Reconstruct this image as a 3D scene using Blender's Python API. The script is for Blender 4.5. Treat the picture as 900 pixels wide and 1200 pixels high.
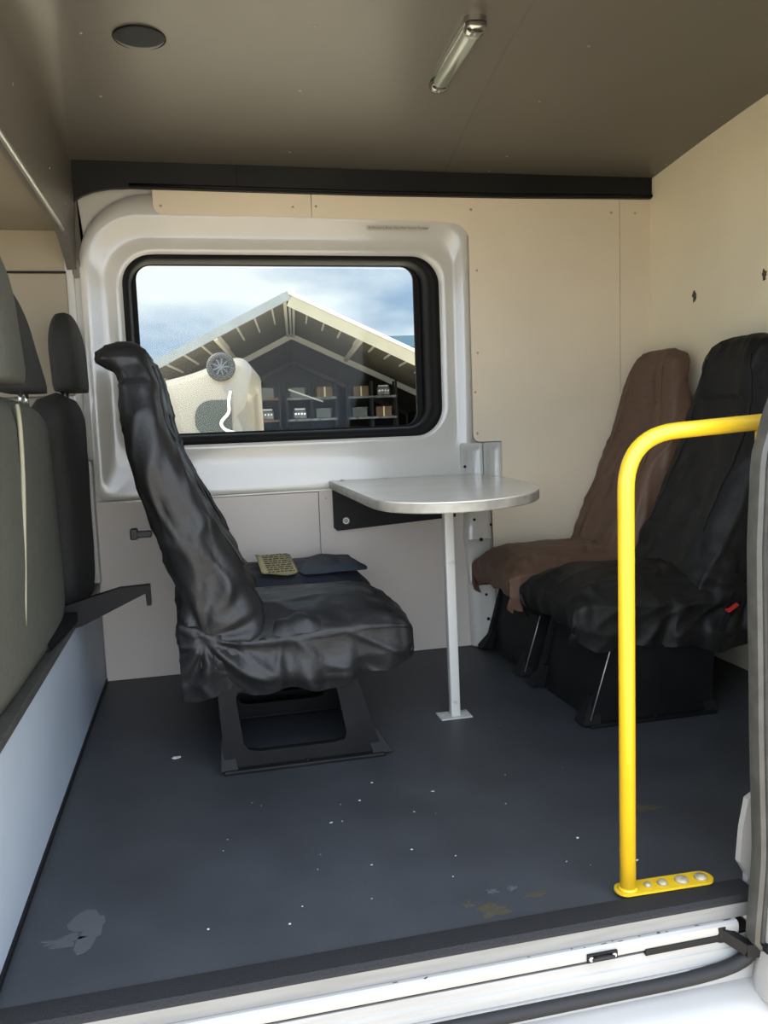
import bpy, bmesh, math, random
from mathutils import Vector, Matrix, noise
random.seed(7)
C = bpy.context.scene.collection
for o in list(bpy.data.objects): bpy.data.objects.remove(o)

# ------------------------------------------------------------------ camera
cam_d = bpy.data.cameras.new('camera'); cam = bpy.data.objects.new('camera', cam_d); C.objects.link(cam)
cam_d.sensor_fit = 'VERTICAL'; cam_d.sensor_height = 36.0; cam_d.lens = 967.0/1200.0*36.0
cam_d.clip_start = 0.02; cam_d.clip_end = 500
R = [[0.9744358511134228, -0.22167885225248668, -0.036513812850469014],
     [-0.05936910927886984, -0.09732839121783181, -0.9934799913065098],
     [0.21667967354667228, 0.9702503134382225, -0.10800114973804018]]
right, up, back = Vector(R[0]), -Vector(R[1]), -Vector(R[2])
M = Matrix((right, up, back)).transposed().to_4x4(); M.translation = Vector((0.39463884, -1.43874845, 0.96))
cam.matrix_world = M
bpy.context.scene.camera = cam

# ------------------------------------------------------------------ world, sun, exposure
w = bpy.data.worlds.new('sky'); bpy.context.scene.world = w; w.use_nodes = True
nt = w.node_tree; nt.nodes.clear()
def wn(t, **k):
    n = nt.nodes.new(t)
    for a, b in k.items(): setattr(n, a, b)
    return n
out = wn('ShaderNodeOutputWorld'); bg = wn('ShaderNodeBackground')
tc = wn('ShaderNodeTexCoord'); mp = wn('ShaderNodeMapping'); mp.inputs['Scale'].default_value = (1, 1, 2.6)
nz = wn('ShaderNodeTexNoise'); nz.inputs['Scale'].default_value = 3.2; nz.inputs['Detail'].default_value = 8; nz.inputs['Roughness'].default_value = .55
cr = wn('ShaderNodeValToRGB')
cr.color_ramp.elements[0].position = .36; cr.color_ramp.elements[0].color = (.30, .42, .60, 1)
cr.color_ramp.elements[1].position = .62; cr.color_ramp.elements[1].color = (.86, .90, .95, 1)
sx = wn('ShaderNodeSeparateXYZ')
mr = wn('ShaderNodeMapRange'); mr.inputs[1].default_value = -1; mr.inputs[2].default_value = 1
SKY_DOOR, SKY_FAR = 2.0, .36
mr.inputs[3].default_value = SKY_DOOR; mr.inputs[4].default_value = SKY_FAR
L = nt.links.new
L(tc.outputs['Generated'], mp.inputs[0]); L(mp.outputs[0], nz.inputs[0]); L(nz.outputs[0], cr.inputs[0])
L(tc.outputs['Generated'], sx.inputs[0]); L(sx.outputs['Y'], mr.inputs[0])
L(cr.outputs[0], bg.inputs[0]); L(mr.outputs[0], bg.inputs[1]); L(bg.outputs[0], out.inputs[0])
sd = bpy.data.lights.new('sun', 'SUN'); sd.energy = 4.2; sd.angle = .012; sd.color = (1, .93, .8)
sun = bpy.data.objects.new('sun', sd); C.objects.link(sun)
to_sun = Vector((-.62, .06, .78)).normalized()
sun.rotation_euler = to_sun.to_track_quat('Z', 'Y').to_euler(); sun.location = (0, -6, 9)
vs = bpy.context.scene.view_settings
vs.view_transform = 'Standard'; vs.look = 'None'; vs.gamma = 1; vs.use_curve_mapping = False; vs.exposure = 1.85

# ------------------------------------------------------------------ materials
def mat(name, col, rough=.5, metal=0, var=0, vscale=6, bump=0, bscale=60, spec=.5, sheen=0, coat=0, col2=None, alpha=None, stretch=None, detail=6):
    m = bpy.data.materials.new(name); m.use_nodes = True; t = m.node_tree; b = t.nodes['Principled BSDF']
    b.inputs['Base Color'].default_value = (*col, 1); b.inputs['Roughness'].default_value = rough
    b.inputs['Metallic'].default_value = metal; b.inputs['Specular IOR Level'].default_value = spec
    if sheen: b.inputs['Sheen Weight'].default_value = sheen
    if coat: b.inputs['Coat Weight'].default_value = coat; b.inputs['Coat Roughness'].default_value = .1
    tc = t.nodes.new('ShaderNodeTexCoord'); vec = tc.outputs['Object']
    if stretch:
        mp = t.nodes.new('ShaderNodeMapping'); mp.inputs['Scale'].default_value = stretch
        t.links.new(vec, mp.inputs[0]); vec = mp.outputs[0]
    if var or col2:
        n = t.nodes.new('ShaderNodeTexNoise'); n.inputs['Scale'].default_value = vscale; n.inputs['Detail'].default_value = detail
        r = t.nodes.new('ShaderNodeValToRGB'); c2 = col2 or tuple(c*(1-var) for c in col)
        r.color_ramp.elements[0].position = .35; r.color_ramp.elements[0].color = (*c2, 1)
        r.color_ramp.elements[1].position = .62; r.color_ramp.elements[1].color = (*col, 1)
        t.links.new(vec, n.inputs[0]); t.links.new(n.outputs[0], r.inputs[0]); t.links.new(r.outputs[0], b.inputs['Base Color'])
    if bump:
        n2 = t.nodes.new('ShaderNodeTexNoise'); n2.inputs['Scale'].default_value = bscale; n2.inputs['Detail'].default_value = 4
        bp = t.nodes.new('ShaderNodeBump'); bp.inputs['Strength'].default_value = bump; bp.inputs['Distance'].default_value = .01
        t.links.new(vec, n2.inputs[0]); t.links.new(n2.outputs[0], bp.inputs['Height']); t.links.new(bp.outputs[0], b.inputs['Normal'])
    return m
M_ = {}
M_['cream'] = mat('cream painted panel', (.76, .665, .50), .42, var=.05, vscale=3, bump=.03, bscale=25)
M_['cream_wall'] = mat('cream end wall', (.84, .76, .55), .5, var=.06, vscale=2.5, bump=.04, bscale=20)
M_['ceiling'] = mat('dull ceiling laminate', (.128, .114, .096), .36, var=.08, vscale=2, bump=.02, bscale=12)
M_['lower'] = mat('pale grey lower panel', (.53, .475, .42), .5, var=.05, vscale=4, bump=.03)
M_['bulkhead'] = mat('blue grey bulkhead board', (.36, .41, .47), .45, var=.08, vscale=3, bump=.02)
M_['white'] = mat('glossy white van paint', (.56, .545, .49), .22, coat=.5, var=.04, vscale=5)
M_['sill'] = mat('scuffed white sill paint', (.27, .27, .265), .4, coat=.15, col2=(.23, .228, .22), vscale=9, stretch=(.5, 8, 8))
M_['sill_grey'] = mat('scuffed grey sill edge', (.165, .165, .16), .5, col2=(.14, .14, .135), vscale=12, stretch=(.5, 8, 8))
M_['joint'] = mat('ceiling joint filler', (.13, .115, .10), .5)
M_['floor'] = mat('dark blue grey vinyl', (.037, .041, .048), .50, col2=(.028, .031, .037), vscale=5, bump=.10, bscale=220)
M_['black'] = mat('satin black plastic', (.0065, .0065, .007), .5, spec=.2, var=.2, vscale=8)
M_['rubber'] = mat('black rubber', (.012, .012, .013), .6, spec=.3, bump=.1, bscale=90)
M_['seal'] = mat('worn grey rubber seal', (.050, .050, .045), .5, var=.3, vscale=30, bump=.1, bscale=90)
M_['strip'] = mat('ribbed black edge strip', (.013, .013, .0145), .75, spec=.3, bump=.4, bscale=260)
M_['window_rubber'] = mat('matte window rubber', (.007, .007, .0065), .7, spec=.2)
M_['seal_paint'] = mat('white body paint', (.30, .29, .275), .35, coat=.3, var=.05)
M_['rail'] = mat('black ceiling rail', (.009, .010, .0095), .5, spec=.3, var=.3, vscale=5)
M_['alu'] = mat('dull aluminium edge', (.45, .45, .43), .35, .7, var=.2, vscale=20, stretch=(1, 10, 10))
M_['steel'] = mat('screw steel', (.42, .40, .36), .35, .8)
M_['table'] = mat('grey laminate table top', (.66, .63, .57), .2, var=.06, vscale=7, coat=.3)
M_['tedge'] = mat('table edge band', (.38, .36, .31), .4, var=.3, vscale=18)
M_['leg'] = mat('chipped pale grey paint', (.44, .44, .41), .4, col2=(.30, .28, .25), vscale=26, detail=10)
M_['leg'].node_tree.nodes['Color Ramp'].color_ramp.elements[0].position = .28
M_['leg'].node_tree.nodes['Color Ramp'].color_ramp.elements[1].position = .36
M_['yellow'] = mat('yellow powder coat', (.60, .39, .014), .32, var=.08, vscale=12, coat=.2)
def fabric(name, col, rough, scale=9, strength=1.0):
    m = mat(name, col, rough, spec=.35, var=.15, vscale=7); t = m.node_tree; b = t.nodes['Principled BSDF']
    tc = t.nodes.new('ShaderNodeTexCoord'); mp = t.nodes.new('ShaderNodeMapping'); mp.inputs['Rotation'].default_value = (.3, .25, .2); mp.inputs['Scale'].default_value = (1, 1, .38)
    n = t.nodes.new('ShaderNodeTexNoise'); n.noise_type = 'RIDGED_MULTIFRACTAL'; n.inputs['Scale'].default_value = scale; n.inputs['Detail'].default_value = 3; n.inputs['Distortion'].default_value = .6
    n3 = t.nodes.new('ShaderNodeTexNoise'); n3.inputs['Scale'].default_value = 40; n3.inputs['Detail'].default_value = 4
    b1 = t.nodes.new('ShaderNodeBump'); b1.inputs['Strength'].default_value = strength; b1.inputs['Distance'].default_value = .022
    b2 = t.nodes.new('ShaderNodeBump'); b2.inputs['Strength'].default_value = .25; b2.inputs['Distance'].default_value = .008
    t.links.new(tc.outputs['Object'], mp.inputs[0]); t.links.new(mp.outputs[0], n.inputs[0]); t.links.new(tc.outputs['Object'], n3.inputs[0])
    t.links.new(n.outputs[0], b1.inputs['Height']); t.links.new(n3.outputs[0], b2.inputs['Height']); t.links.new(b1.outputs[0], b2.inputs['Normal']); t.links.new(b2.outputs[0], b.inputs['Normal'])
    return m
M_['cover'] = fabric('black nylon seat cover', (.0125, .0125, .013), .47)
M_['cover_right'] = fabric('black cloth seat cover', (.0065, .0062, .0055), .62)
M_['navy'] = fabric('navy nylon seat cover', (.022, .026, .036), .6, strength=.4)
M_['brown'] = fabric('dark brown nylon seat cover', (.135, .078, .050), .55)
M_['pedestal'] = mat('black painted steel pedestal', (.005, .005, .0055), .55, spec=.15, col2=(.008, .008, .008), vscale=10)
M_['cab'] = mat('grey cab seat cloth', (.080, .081, .062), .85, var=.15, vscale=40, bump=.3, bscale=300)
M_['cabdark'] = mat('charcoal cab seat cloth', (.022, .022, .019), .85, var=.15, vscale=40, bump=.3, bscale=300)
M_['piping'] = mat('pale piping', (.30, .28, .19), .6)
M_['headliner'] = mat('tan cab headliner', (.30, .26, .19), .8, var=.06, vscale=3)
M_['red'] = mat('red buckle button', (.5, .03, .025), .35)
M_['paper'] = mat('yellowed printed paper', (.80, .70, .40), .7)
M_['ink'] = mat('dark print ink', (.05, .045, .03), .7)
M_['inkgrey'] = mat('sticker ground', (.50, .46, .38), .6)
M_['dirt'] = mat('brown mud stain', (.050, .045, .030), .55, bump=.3, bscale=80)
M_['chalk'] = mat('chalky floor scuff', (.055, .060, .068), .7)
M_['speck'] = mat('pale speck', (.55, .55, .52), .7)
M_['bolt'] = mat('weathered bolt head', (.42, .36, .24), .55, .3, var=.4, vscale=60)
M_['lens'] = mat('milky lamp lens', (.30, .33, .29), .18, coat=.5)
M_['chrome'] = mat('lamp chrome', (.35, .35, .32), .18, .9)
M_['fabric_speaker'] = mat('dark speaker mesh', (.022, .026, .030), .7, bump=.5, bscale=400)
# outside
M_['asphalt'] = mat('pale dusty yard concrete', (.58, .50, .38), .9, var=.2, vscale=2, bump=.3, bscale=60)
M_['steelwhite'] = mat('white painted steel frame', (.55, .53, .46), .5)
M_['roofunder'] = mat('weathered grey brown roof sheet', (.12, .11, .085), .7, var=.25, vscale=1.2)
M_['fascia_grey'] = mat('grey fascia board', (.17, .18, .175), .6, var=.15, vscale=2)
M_['fascia_cream'] = mat('cream fascia board', (.26, .23, .155), .6, var=.12, vscale=2)
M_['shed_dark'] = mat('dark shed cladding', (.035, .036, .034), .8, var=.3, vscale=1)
M_['bluegrey'] = mat('blue grey roofing', (.05, .10, .14), .6)
M_['ribbed'] = mat('pale ribbed cladding', (.28, .275, .25), .6)
M_['vanpale'] = mat('pale beige van body paint', (.155, .13, .095), .5, var=.05, vscale=1.5, coat=.3)
M_['vanglass'] = mat('green grey van window', (.025, .03, .022), .3)
M_['tyre'] = mat('tyre rubber', (.02, .02, .02), .7)
M_['wheel_rim'] = mat('alloy wheel', (.10, .10, .105), .35, .6)
M_['crate'] = mat('brown cardboard', (.16, .10, .055), .8, var=.3, vscale=3)
M_['bin'] = mat('grey green bin', (.10, .115, .10), .6, var=.2, vscale=3)
M_['engine'] = mat('oily engine metal', (.16, .16, .15), .45, .4, col2=(.04, .04, .04), vscale=5)
# glass: mostly clear, a little reflective and faintly dirty
g = bpy.data.materials.new('van window glass'); g.use_nodes = True; t = g.node_tree; t.nodes.clear()
o_ = t.nodes.new('ShaderNodeOutputMaterial'); tr = t.nodes.new('ShaderNodeBsdfTransparent'); gl = t.nodes.new('ShaderNodeBsdfGlossy')
gl.inputs['Roughness'].default_value = .02; tr.inputs[0].default_value = (.90, .93, .91, 1)
fr = t.nodes.new('ShaderNodeFresnel'); fr.inputs[0].default_value = 1.16; mx = t.nodes.new('ShaderNodeMixShader')
t.links.new(fr.outputs[0], mx.inputs[0]); t.links.new(tr.outputs[0], mx.inputs[1]); t.links.new(gl.outputs[0], mx.inputs[2]); t.links.new(mx.outputs[0], o_.inputs[0])
M_['glass'] = g

# ------------------------------------------------------------------ helpers
def obj(name, bm, m, parent=None, smooth=False, **props):
    me = bpy.data.meshes.new(name); bmesh.ops.recalc_face_normals(bm, faces=bm.faces[:]); bm.to_mesh(me); bm.free()
    me.materials.append(M_[m] if isinstance(m, str) else m)
    if smooth: me.shade_smooth()
    o = bpy.data.objects.new(name, me); C.objects.link(o)
    if parent: o.parent = parent
    for k, v in props.items(): o[k] = v
    return o
def struct(name, bm, m, parent=None, smooth=False): 
    o = obj(name, bm, m, parent, smooth)
    if not parent: o['kind'] = 'structure'
    return o
def thing(name, label, cat, loc=(0, 0, 0), rz=0, group=None):
    o = bpy.data.objects.new(name, None); C.objects.link(o); o.location = loc; o.rotation_euler = (0, 0, rz)
    o['label'] = label; o['category'] = cat
    if group: o['group'] = group
    return o
def tag(o, label, cat, group=None):
    o['label'] = label; o['category'] = cat
    if group: o['group'] = group
    return o
def smooth_by_angle(o, deg=35):
    o.data.shade_smooth()
    import numpy as np
    me = o.data
    bm = bmesh.new(); bm.from_mesh(me)
    for e in bm.edges:
        if len(e.link_faces) == 2: e.smooth = e.calc_face_angle(0) < math.radians(deg)
    bm.to_mesh(me); bm.free(); return o
def box(bm, x0, x1, y0, y1, z0, z1, bev=0, seg=2):
    r = bmesh.ops.create_cube(bm, size=1); vs_ = r['verts']
    for v in vs_: v.co = Vector(((x0+x1)/2+v.co.x*(x1-x0), (y0+y1)/2+v.co.y*(y1-y0), (z0+z1)/2+v.co.z*(z1-z0)))
    if bev:
        es = list({e for v in vs_ for e in v.link_edges})
        bmesh.ops.bevel(bm, geom=es, offset=bev, segments=seg, affect='EDGES', profile=.5)
    return bm
def B(*a, **k):
    bm = bmesh.new(); box(bm, *a, **k); return bm
def skin_loops(bm, loops, closed=True, cap0=True, cap1=True, wrap=False):
    L_ = [[bm.verts.new(p) for p in lp] for lp in loops]; n = len(L_[0]); m = len(L_)
    for i in range(m if wrap else m-1):
        a, b = L_[i], L_[(i+1) % m]
        for j in range(n if closed else n-1):
            k = (j+1) % n
            bm.faces.new((a[j], a[k], b[k], b[j]))
    if closed and not wrap:
        if cap0: bm.faces.new(L_[0][::-1])
        if cap1: bm.faces.new(L_[-1])
    return L_
def frames(pts):
    pts = [Vector(p) for p in pts]; out = []; prev = None
    for i, p in enumerate(pts):
        t = (pts[min(i+1, len(pts)-1)]-pts[max(i-1, 0)]).normalized()
        if prev is None:
            a = Vector((0, 0, 1)) if abs(t.z) < .9 else Vector((0, 1, 0))
            n = (a-t*a.dot(t)).normalized()
        else: n = (prev-t*prev.dot(t)).normalized()
        prev = n; out.append((p, n, t.cross(n)))
    return out
def tube(bm, pts, r, seg=14, cap=True):
    loops = []
    for i, (p, n, b) in enumerate(frames(pts)):
        rr = r[i] if isinstance(r, (list, tuple)) else r
        loops.append([p+(n*math.cos(a)+b*math.sin(a))*rr for a in [2*math.pi*k/seg for k in range(seg)]])
    skin_loops(bm, loops, True, cap, cap); return bm
def bar(bm, p0, p1, wa, wb, upv=(0, 0, 1)):
    p0, p1 = Vector(p0), Vector(p1); t = (p1-p0).normalized(); u = Vector(upv); u = (u-t*u.dot(t)).normalized(); s = t.cross(u)
    lp = lambda p: [p+u*a*wb/2+s*b*wa/2 for a, b in ((1, 1), (1, -1), (-1, -1), (-1, 1))]
    skin_loops(bm, [lp(p0), lp(p1)]); return bm
def cyl(bm, c, axis, r, h, seg=20, r2=None):
    c = Vector(c); ax = Vector(axis).normalized(); tube(bm, [c, c+ax*h], [r, r if r2 is None else r2], seg); return bm
def dome(bm, c, axis, r, h, seg=12):
    c = Vector(c); ax = Vector(axis).normalized(); a = Vector((0, 0, 1)) if abs(ax.z) < .9 else Vector((1, 0, 0))
    n = (a-ax*a.dot(ax)).normalized(); b = ax.cross(n); loops = []
    for k in range(5):
        th = k/5*math.pi/2
        loops.append([c+ax*h*math.sin(th)+(n*math.cos(q)+b*math.sin(q))*r*math.cos(th) for q in [2*math.pi*j/seg for j in range(seg)]])
    skin_loops(bm, loops); return bm
def rrect(x0, x1, z0, z1, r, n=8):
    """rounded rectangle loop in (x,z); r = radius or (bl,br,tr,tl)"""
    rs = r if isinstance(r, (tuple, list)) else (r,)*4; out = []
    for (cx, cz, a0, rr) in ((x0, z0, math.pi, rs[0]), (x1, z0, 1.5*math.pi, rs[1]), (x1, z1, 0, rs[2]), (x0, z1, .5*math.pi, rs[3])):
        ox = cx+rr*(1 if cx == x0 else -1); oz = cz+rr*(1 if cz == z0 else -1)
        for k in range(n+1):
            a = a0+math.pi/2*k/n; out.append((ox+rr*math.cos(a), oz+rr*math.sin(a)))
    return out
def prism(bm, poly, f0, f1):
    """poly list of 2D points; f0,f1 map 2D->3D"""
    skin_loops(bm, [[Vector(f0(*p)) for p in poly], [Vector(f1(*p)) for p in poly]]); return bm
def catmull(pts, n=8):
    pts = [Vector(p) for p in pts]; out = []
    for i in range(len(pts)-1):
        p0 = pts[max(i-1, 0)]; p1 = pts[i]; p2 = pts[i+1]; p3 = pts[min(i+2, len(pts)-1)]
        for k in range(n):
            t = k/n; out.append(.5*((2*p1)+(p2-p0)*t+(2*p0-5*p1+4*p2-p3)*t*t+(3*p1-p0-3*p2+p3)*t**3))
    out.append(pts[-1]); return out
def interp(tab, x):
    if x <= tab[0][0]: return tab[0][1:]
    for a, b in zip(tab, tab[1:]):
        if x <= b[0]:
            t = (x-a[0])/(b[0]-a[0]); t = t*t*(3-2*t)*.35+t*.65
            return tuple(p+(q-p)*t for p, q in zip(a[1:], b[1:]))
    return tab[-1][1:]
def text(name, s, size, loc, rot, m, parent=None, ext=.0002, align='LEFT'):
    c = bpy.data.curves.new(name, 'FONT'); c.body = s; c.size = size; c.extrude = ext; c.align_x = align
    c.materials.append(M_[m]); o = bpy.data.objects.new(name, c); C.objects.link(o); o.location = loc; o.rotation_euler = rot
    dg = bpy.context.evaluated_depsgraph_get(); me = bpy.data.meshes.new_from_object(o.evaluated_get(dg)); bpy.data.objects.remove(o)
    o = bpy.data.objects.new(name, me); C.objects.link(o); o.location = loc; o.rotation_euler = rot
    if parent: o.parent = parent
    return o
def blob(bm, cx, cy, z, rx, ry, seed, n=28, h=.0015, rough=.35, plane='xy'):
    rnd = random.Random(seed); pts = []
    for k in range(n):
        a = 2*math.pi*k/n; r = 1+rough*noise.noise(Vector((math.cos(a)*1.6+seed*3.1, math.sin(a)*1.6, seed)))*1.6+rnd.uniform(-.06, .06)
        pts.append((cx+rx*r*math.cos(a), cy+ry*r*math.sin(a)))
    if plane == 'xy': prism(bm, pts, lambda x, y: (x, y, z), lambda x, y: (x, y, z+h))
    else: prism(bm, pts, lambda y, q: (z, y, q), lambda y, q: (z-h, y, q))
    return bm

W, XR = 1.85, 2.33
def ceil_z(x, y):
    t = max(0, min(1, (1.85-y)/1.2)); z = 1.935+.085*math.sin(t*math.pi/2)
    if y < .65: z = 2.02-.10*((.65-y)/.75)**2
    return z

# ================================================================== STRUCTURE
floor = struct('floor', B(-.02, XR+.05, -.04, W+.02, -.03, 0), 'floor')
# floor edge strip and layered sill
def sill_profile(name, prof, m, x0=-.6, x1=1.40, kind=True):
    bm = bmesh.new(); skin_loops(bm, [[Vector((x, y, z)) for y, z in prof] for x in (x0, x1)])
    return smooth_by_angle(struct(name, bm, m), 30)
sill_profile('trim_1', [(-.036, 0), (-.034, .006), (-.05, .008), (-.085, .007), (-.092, 0), (-.092, -.006), (-.036, -.006)], 'strip', x1=1.425)
sill_profile('trim_2', [(-.04, -.006), (-.0925, -.006), (-.0935, -.033), (-.04, -.033)], 'sill_grey', x1=1.42)
rail_t = sill_profile('trim_3', [(-.05, -.034), (-.100, -.034), (-.1055, -.038), (-.1065, -.050), (-.1045, -.058), (-.05, -.058)], 'seal_paint', x1=1.372)
_r = random.Random(21)
for k in range(16):
    x = _r.uniform(.55, 1.36) if k < 8 else _r.uniform(1.05, 1.36); a = _r.uniform(.002, .007); y = _r.uniform(-.100, -.094)
    obj('paint_chip', blob(bmesh.new(), x, y, -.0345, a, .0012, k+3, n=14, h=.0008), 'seal', rail_t)
sill_profile('trim_4', [(-.05, -.059), (-.099, -.059), (-.099, -.064), (-.05, -.064)], 'black', x1=1.41)
sill_profile('trim_5', [(-.05, -.065), (-.102, -.065), (-.104, -.084), (-.1065, -.086), (-.110, -.108), (-.05, -.108)], 'sill', x1=1.42)
# outer body sill below the doorway and cladding
bm = bmesh.new()
prof = [(-.05, -.109), (-.115, -.109), (-.118, -.145), (-.15, -.155), (-.18, -.175), (-.195, -.215), (-.197, -.26), (-.05, -.26)]
skin_loops(bm, [[Vector((x, y, z)) for y, z in prof] for x in (-.6, 3.0)])
smooth_by_angle(struct('trim_6', bm, 'seal_paint'), 60)
struct('trim_7', B(-.6, 3.0, -.21, -.05, -.42, -.262, bev=.012), 'rubber')

# far wall: steel sheet with the window hole
WX0, WX1, WZ0, WZ1 = .165, 1.385, .905, 1.612
def ring(bm, loops):  # loops of (x,z,y)
    return skin_loops(bm, [[Vector((x, y, z)) for x, z, y in lp] for lp in loops], True, False, False)
def lp(x0, x1, z0, z1, r, y, n=10): return [(x, z, y) for x, z in rrect(x0, x1, z0, z1, r, n)]
bm = bmesh.new()
ring(bm, [lp(-.06, XR, -.03, 2.05, .0005, W+.012), lp(WX0-.01, WX1+.01, WZ0-.01, WZ1+.01, .10, W+.012),
          lp(WX0-.01, WX1+.01, WZ0-.01, WZ1+.01, .10, W+.125), lp(-.06, XR, -.03, 2.05, .0005, W+.125)])
wall_far = struct('wall_far', bm, 'white')
# pressed white surround with its stepped recess
bm = bmesh.new()
ring(bm, [lp(.012, 1.518, .700, 1.835, (.04, .05, .10, .26), W+.012),
          lp(.014, 1.516, .702, 1.833, (.04, .05, .10, .26), W-.010),
          lp(.030, 1.500, .715, 1.760, (.05, .06, .10, .20), W-.014),
          lp(.050, 1.482, .735, 1.742, (.05, .08, .10, .18), W-.010),
          lp(.075, 1.465, .800, 1.700, (.08, .14, .11, .17), W+.004),
          lp(.100, 1.450, .850, 1.665, (.12, .16, .12, .16), W+.009),
          lp(.130, 1.430, .880, 1.645, (.13, .15, .12, .15), W+.004),
          lp(.160, 1.392, .900, 1.618, (.13, .12, .11, .13), W-.001),
          lp(.160, 1.392, .900, 1.618, (.13, .12, .11, .13), W+.011)])
sur = obj('window_surround', bm, 'white', wall_far, smooth=True)
# window: rubber frame with deep reveal, inner grey edge, glass
bm = bmesh.new()
ring(bm, [lp(WX0-.006, WX1+.006, WZ0-.006, WZ1+.006, .115, W), lp(WX0+.006, WX1-.006, WZ0+.006, WZ1-.006, .11, W-.012),
          lp(WX0+.014, WX1-.026, WZ0+.018, WZ1-.010, .10, W-.010), lp(WX0+.018, WX1-.040, WZ0+.028, WZ1-.014, .095, W+.006),
          lp(WX0+.024, WX1-.052, WZ0+.034, WZ1-.016, .075, W+.10), lp(WX0+.000, WX1-.0, WZ0+.0, WZ1-.0, .085, W+.12)])
win = struct('window_1', bm, 'window_rubber', smooth=True)
bm = bmesh.new()
ring(bm, [lp(WX0+.020, WX1-.048, WZ0+.030, WZ1-.012, .07, W+.092), lp(WX0+.040, WX1-.076, WZ0+.040, WZ1-.018, .055, W+.092),
          lp(WX0+.040, WX1-.076, WZ0+.040, WZ1-.018, .055, W+.104), lp(WX0+.020, WX1-.048, WZ0+.030, WZ1-.012, .07, W+.104)])
obj('window_frame', bm, 'window_rubber', win, smooth=False)
bm = bmesh.new(); lpz = rrect(WX0+.03, WX1-.03, WZ0+.025, WZ1-.025, .08, 10)
prism(bm, lpz, lambda x, z: (x, W+.100, z), lambda x, z: (x, W+.1035, z))
obj('window_glass', bm, 'glass', win)

def screws(parent, pts, axis, r=.0052, h=.0028):
    for p in pts: obj('screw', dome(bmesh.new(), p, axis, r, h, 10), 'steel', parent, smooth=True)
# beige panels
def panel(name, poly, y0, y1, m, parent=wall_far):
    bm = bmesh.new(); prism(bm, poly, lambda x, z: (x, y0, z), lambda x, z: (x, y1, z)); return obj(name, bm, m, parent)
def arc(cx, cz, r, a0, a1, n=6): return [(cx+r*math.cos(math.radians(a0+(a1-a0)*k/n)), cz+r*math.sin(math.radians(a0+(a1-a0)*k/n))) for k in range(n+1)]
pl = [(2.187, 1.88), (2.187, .002), (1.604, .002), (1.59, .64), (1.64, .66)] + [(1.64, .865)] + arc(1.545, .892, .027, 270, 180, 5) + [(1.518, 1.70)] + arc(1.44, 1.665, .083, 10, 88, 6) + [(1.40, 1.752), (.884, 1.755), (.884, 1.88)]
pnl = panel('wall_panel', pl, W-.004, W-.016, 'cream')
screws(pnl, [(x, W-.016, z) for x, z in ((1.53, 1.80), (2.15, 1.80), (1.55, 1.56), (1.545, 1.23), (1.535, .90), (1.79, .66), (.90, 1.80), (1.53, 1.07))], (0, -1, 0))
pnl2 = panel('wall_panel', [(XR, 1.88), (XR, .002), (2.190, .002), (2.190, 1.88)], W-.004, W-.015, 'cream'); screws(pnl2, [(2.26, W-.015, 1.80)], (0, -1, 0))
pnl3 = panel('wall_panel', [(.881, 1.88), (.881, 1.757)] + arc(.33, 1.797, .04, 270, 180, 6) + [(.29, 1.88)], W-.006, W-.017, 'cream')
screws(pnl3, [(.318, W-.017, 1.79), (.81, W-.017, 1.795)], (0, -1, 0))
panel('lower_panel', [(.005, .002), (.858, .002), (.858, .692), (.005, .692)], W-.0, W-.013, 'lower')
lp2 = panel('lower_panel', [(.861, .002), (1.60, .002), (1.586, .60), (1.50, .692), (.861, .700)], W-.0, W-.012, 'lower')
screws(lp2, [(.89, W-.012, .665), (1.12, W-.012, .665)], (0, -1, 0), .004)
panel('panel_lip', [(.005, .692), (1.50, .700), (1.50, .706), (.005, .698)], W-.002, W-.022, 'white')
# moulded white pillar foot right of the table leg
bm = bmesh.new()
zs = [(.003, 1.487, 1.602, .030), (.012, 1.484, 1.604, .036), (.20, 1.478, 1.596, .040), (.268, 1.475, 1.592, .038), (.275, 1.480, 1.588, .026), (.285, 1.478, 1.586, .022),
      (.42, 1.470, 1.582, .022), (.455, 1.462, 1.582, .028), (.462, 1.462, 1.582, .040), (.565, 1.466, 1.578, .040), (.578, 1.470, 1.572, .032)]
loops = []
for z, a, b, d in zs:
    loops.append([Vector((a, W-.012, z)), Vector((a+.006, W-.012-d*.8, z)), Vector((a+.018, W-.012-d, z)), Vector((a+.045, W-.012-d*.97, z)), Vector((b-.030, W-.012-d, z)), Vector((b-.012, W-.012-d, z)), Vector((b-.004, W-.012-d*.8, z)), Vector((b, W-.012, z))])
skin_loops(bm, loops)
pf = smooth_by_angle(obj('pillar_trim', bm, 'white', wall_far), 50)
for x, z, r in ((1.528, .46, .008), (1.50, .545, .006), (1.572, .52, .006), (1.545, .225, .006), (1.552, .12, .007), (1.555, .03, .004)):
    obj('hole', cyl(bmesh.new(), (x, W-.012-.0385, z), (0, -1, 0), r, .0035, 12), 'black', pf)
# upper white pressed pieces at the table's back right corner
bm = bmesh.new()
for x0, x1 in ((1.46, 1.555), (1.558, 1.638)):
    for a in (0,):
        lps = [[(x, z, W-.010) for x, z in rrect(x0, x1, .70, .862, .01, 4)], [(x, z, W-.020) for x, z in rrect(x0+.001, x1-.001, .702, .861, .01, 4)],
               [(x, z, W-.020) for x, z in rrect(x0+.018, x1-.016, .715, .842, .012, 4)], [(x, z, W-.013) for x, z in rrect(x0+.026, x1-.024, .722, .832, .012, 4)]]
        skin_loops(bm, [[Vector((x, y, z)) for x, z, y in l] for l in lps], True, False, True)
pt = obj('pressed_panel', bm, 'white', wall_far); smooth_by_angle(pt, 40)
obj('hole', cyl(bmesh.new(), (1.475, W-.0195, .765), (0, -1, 0), .006, .003, 12), 'black', pt)

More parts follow.
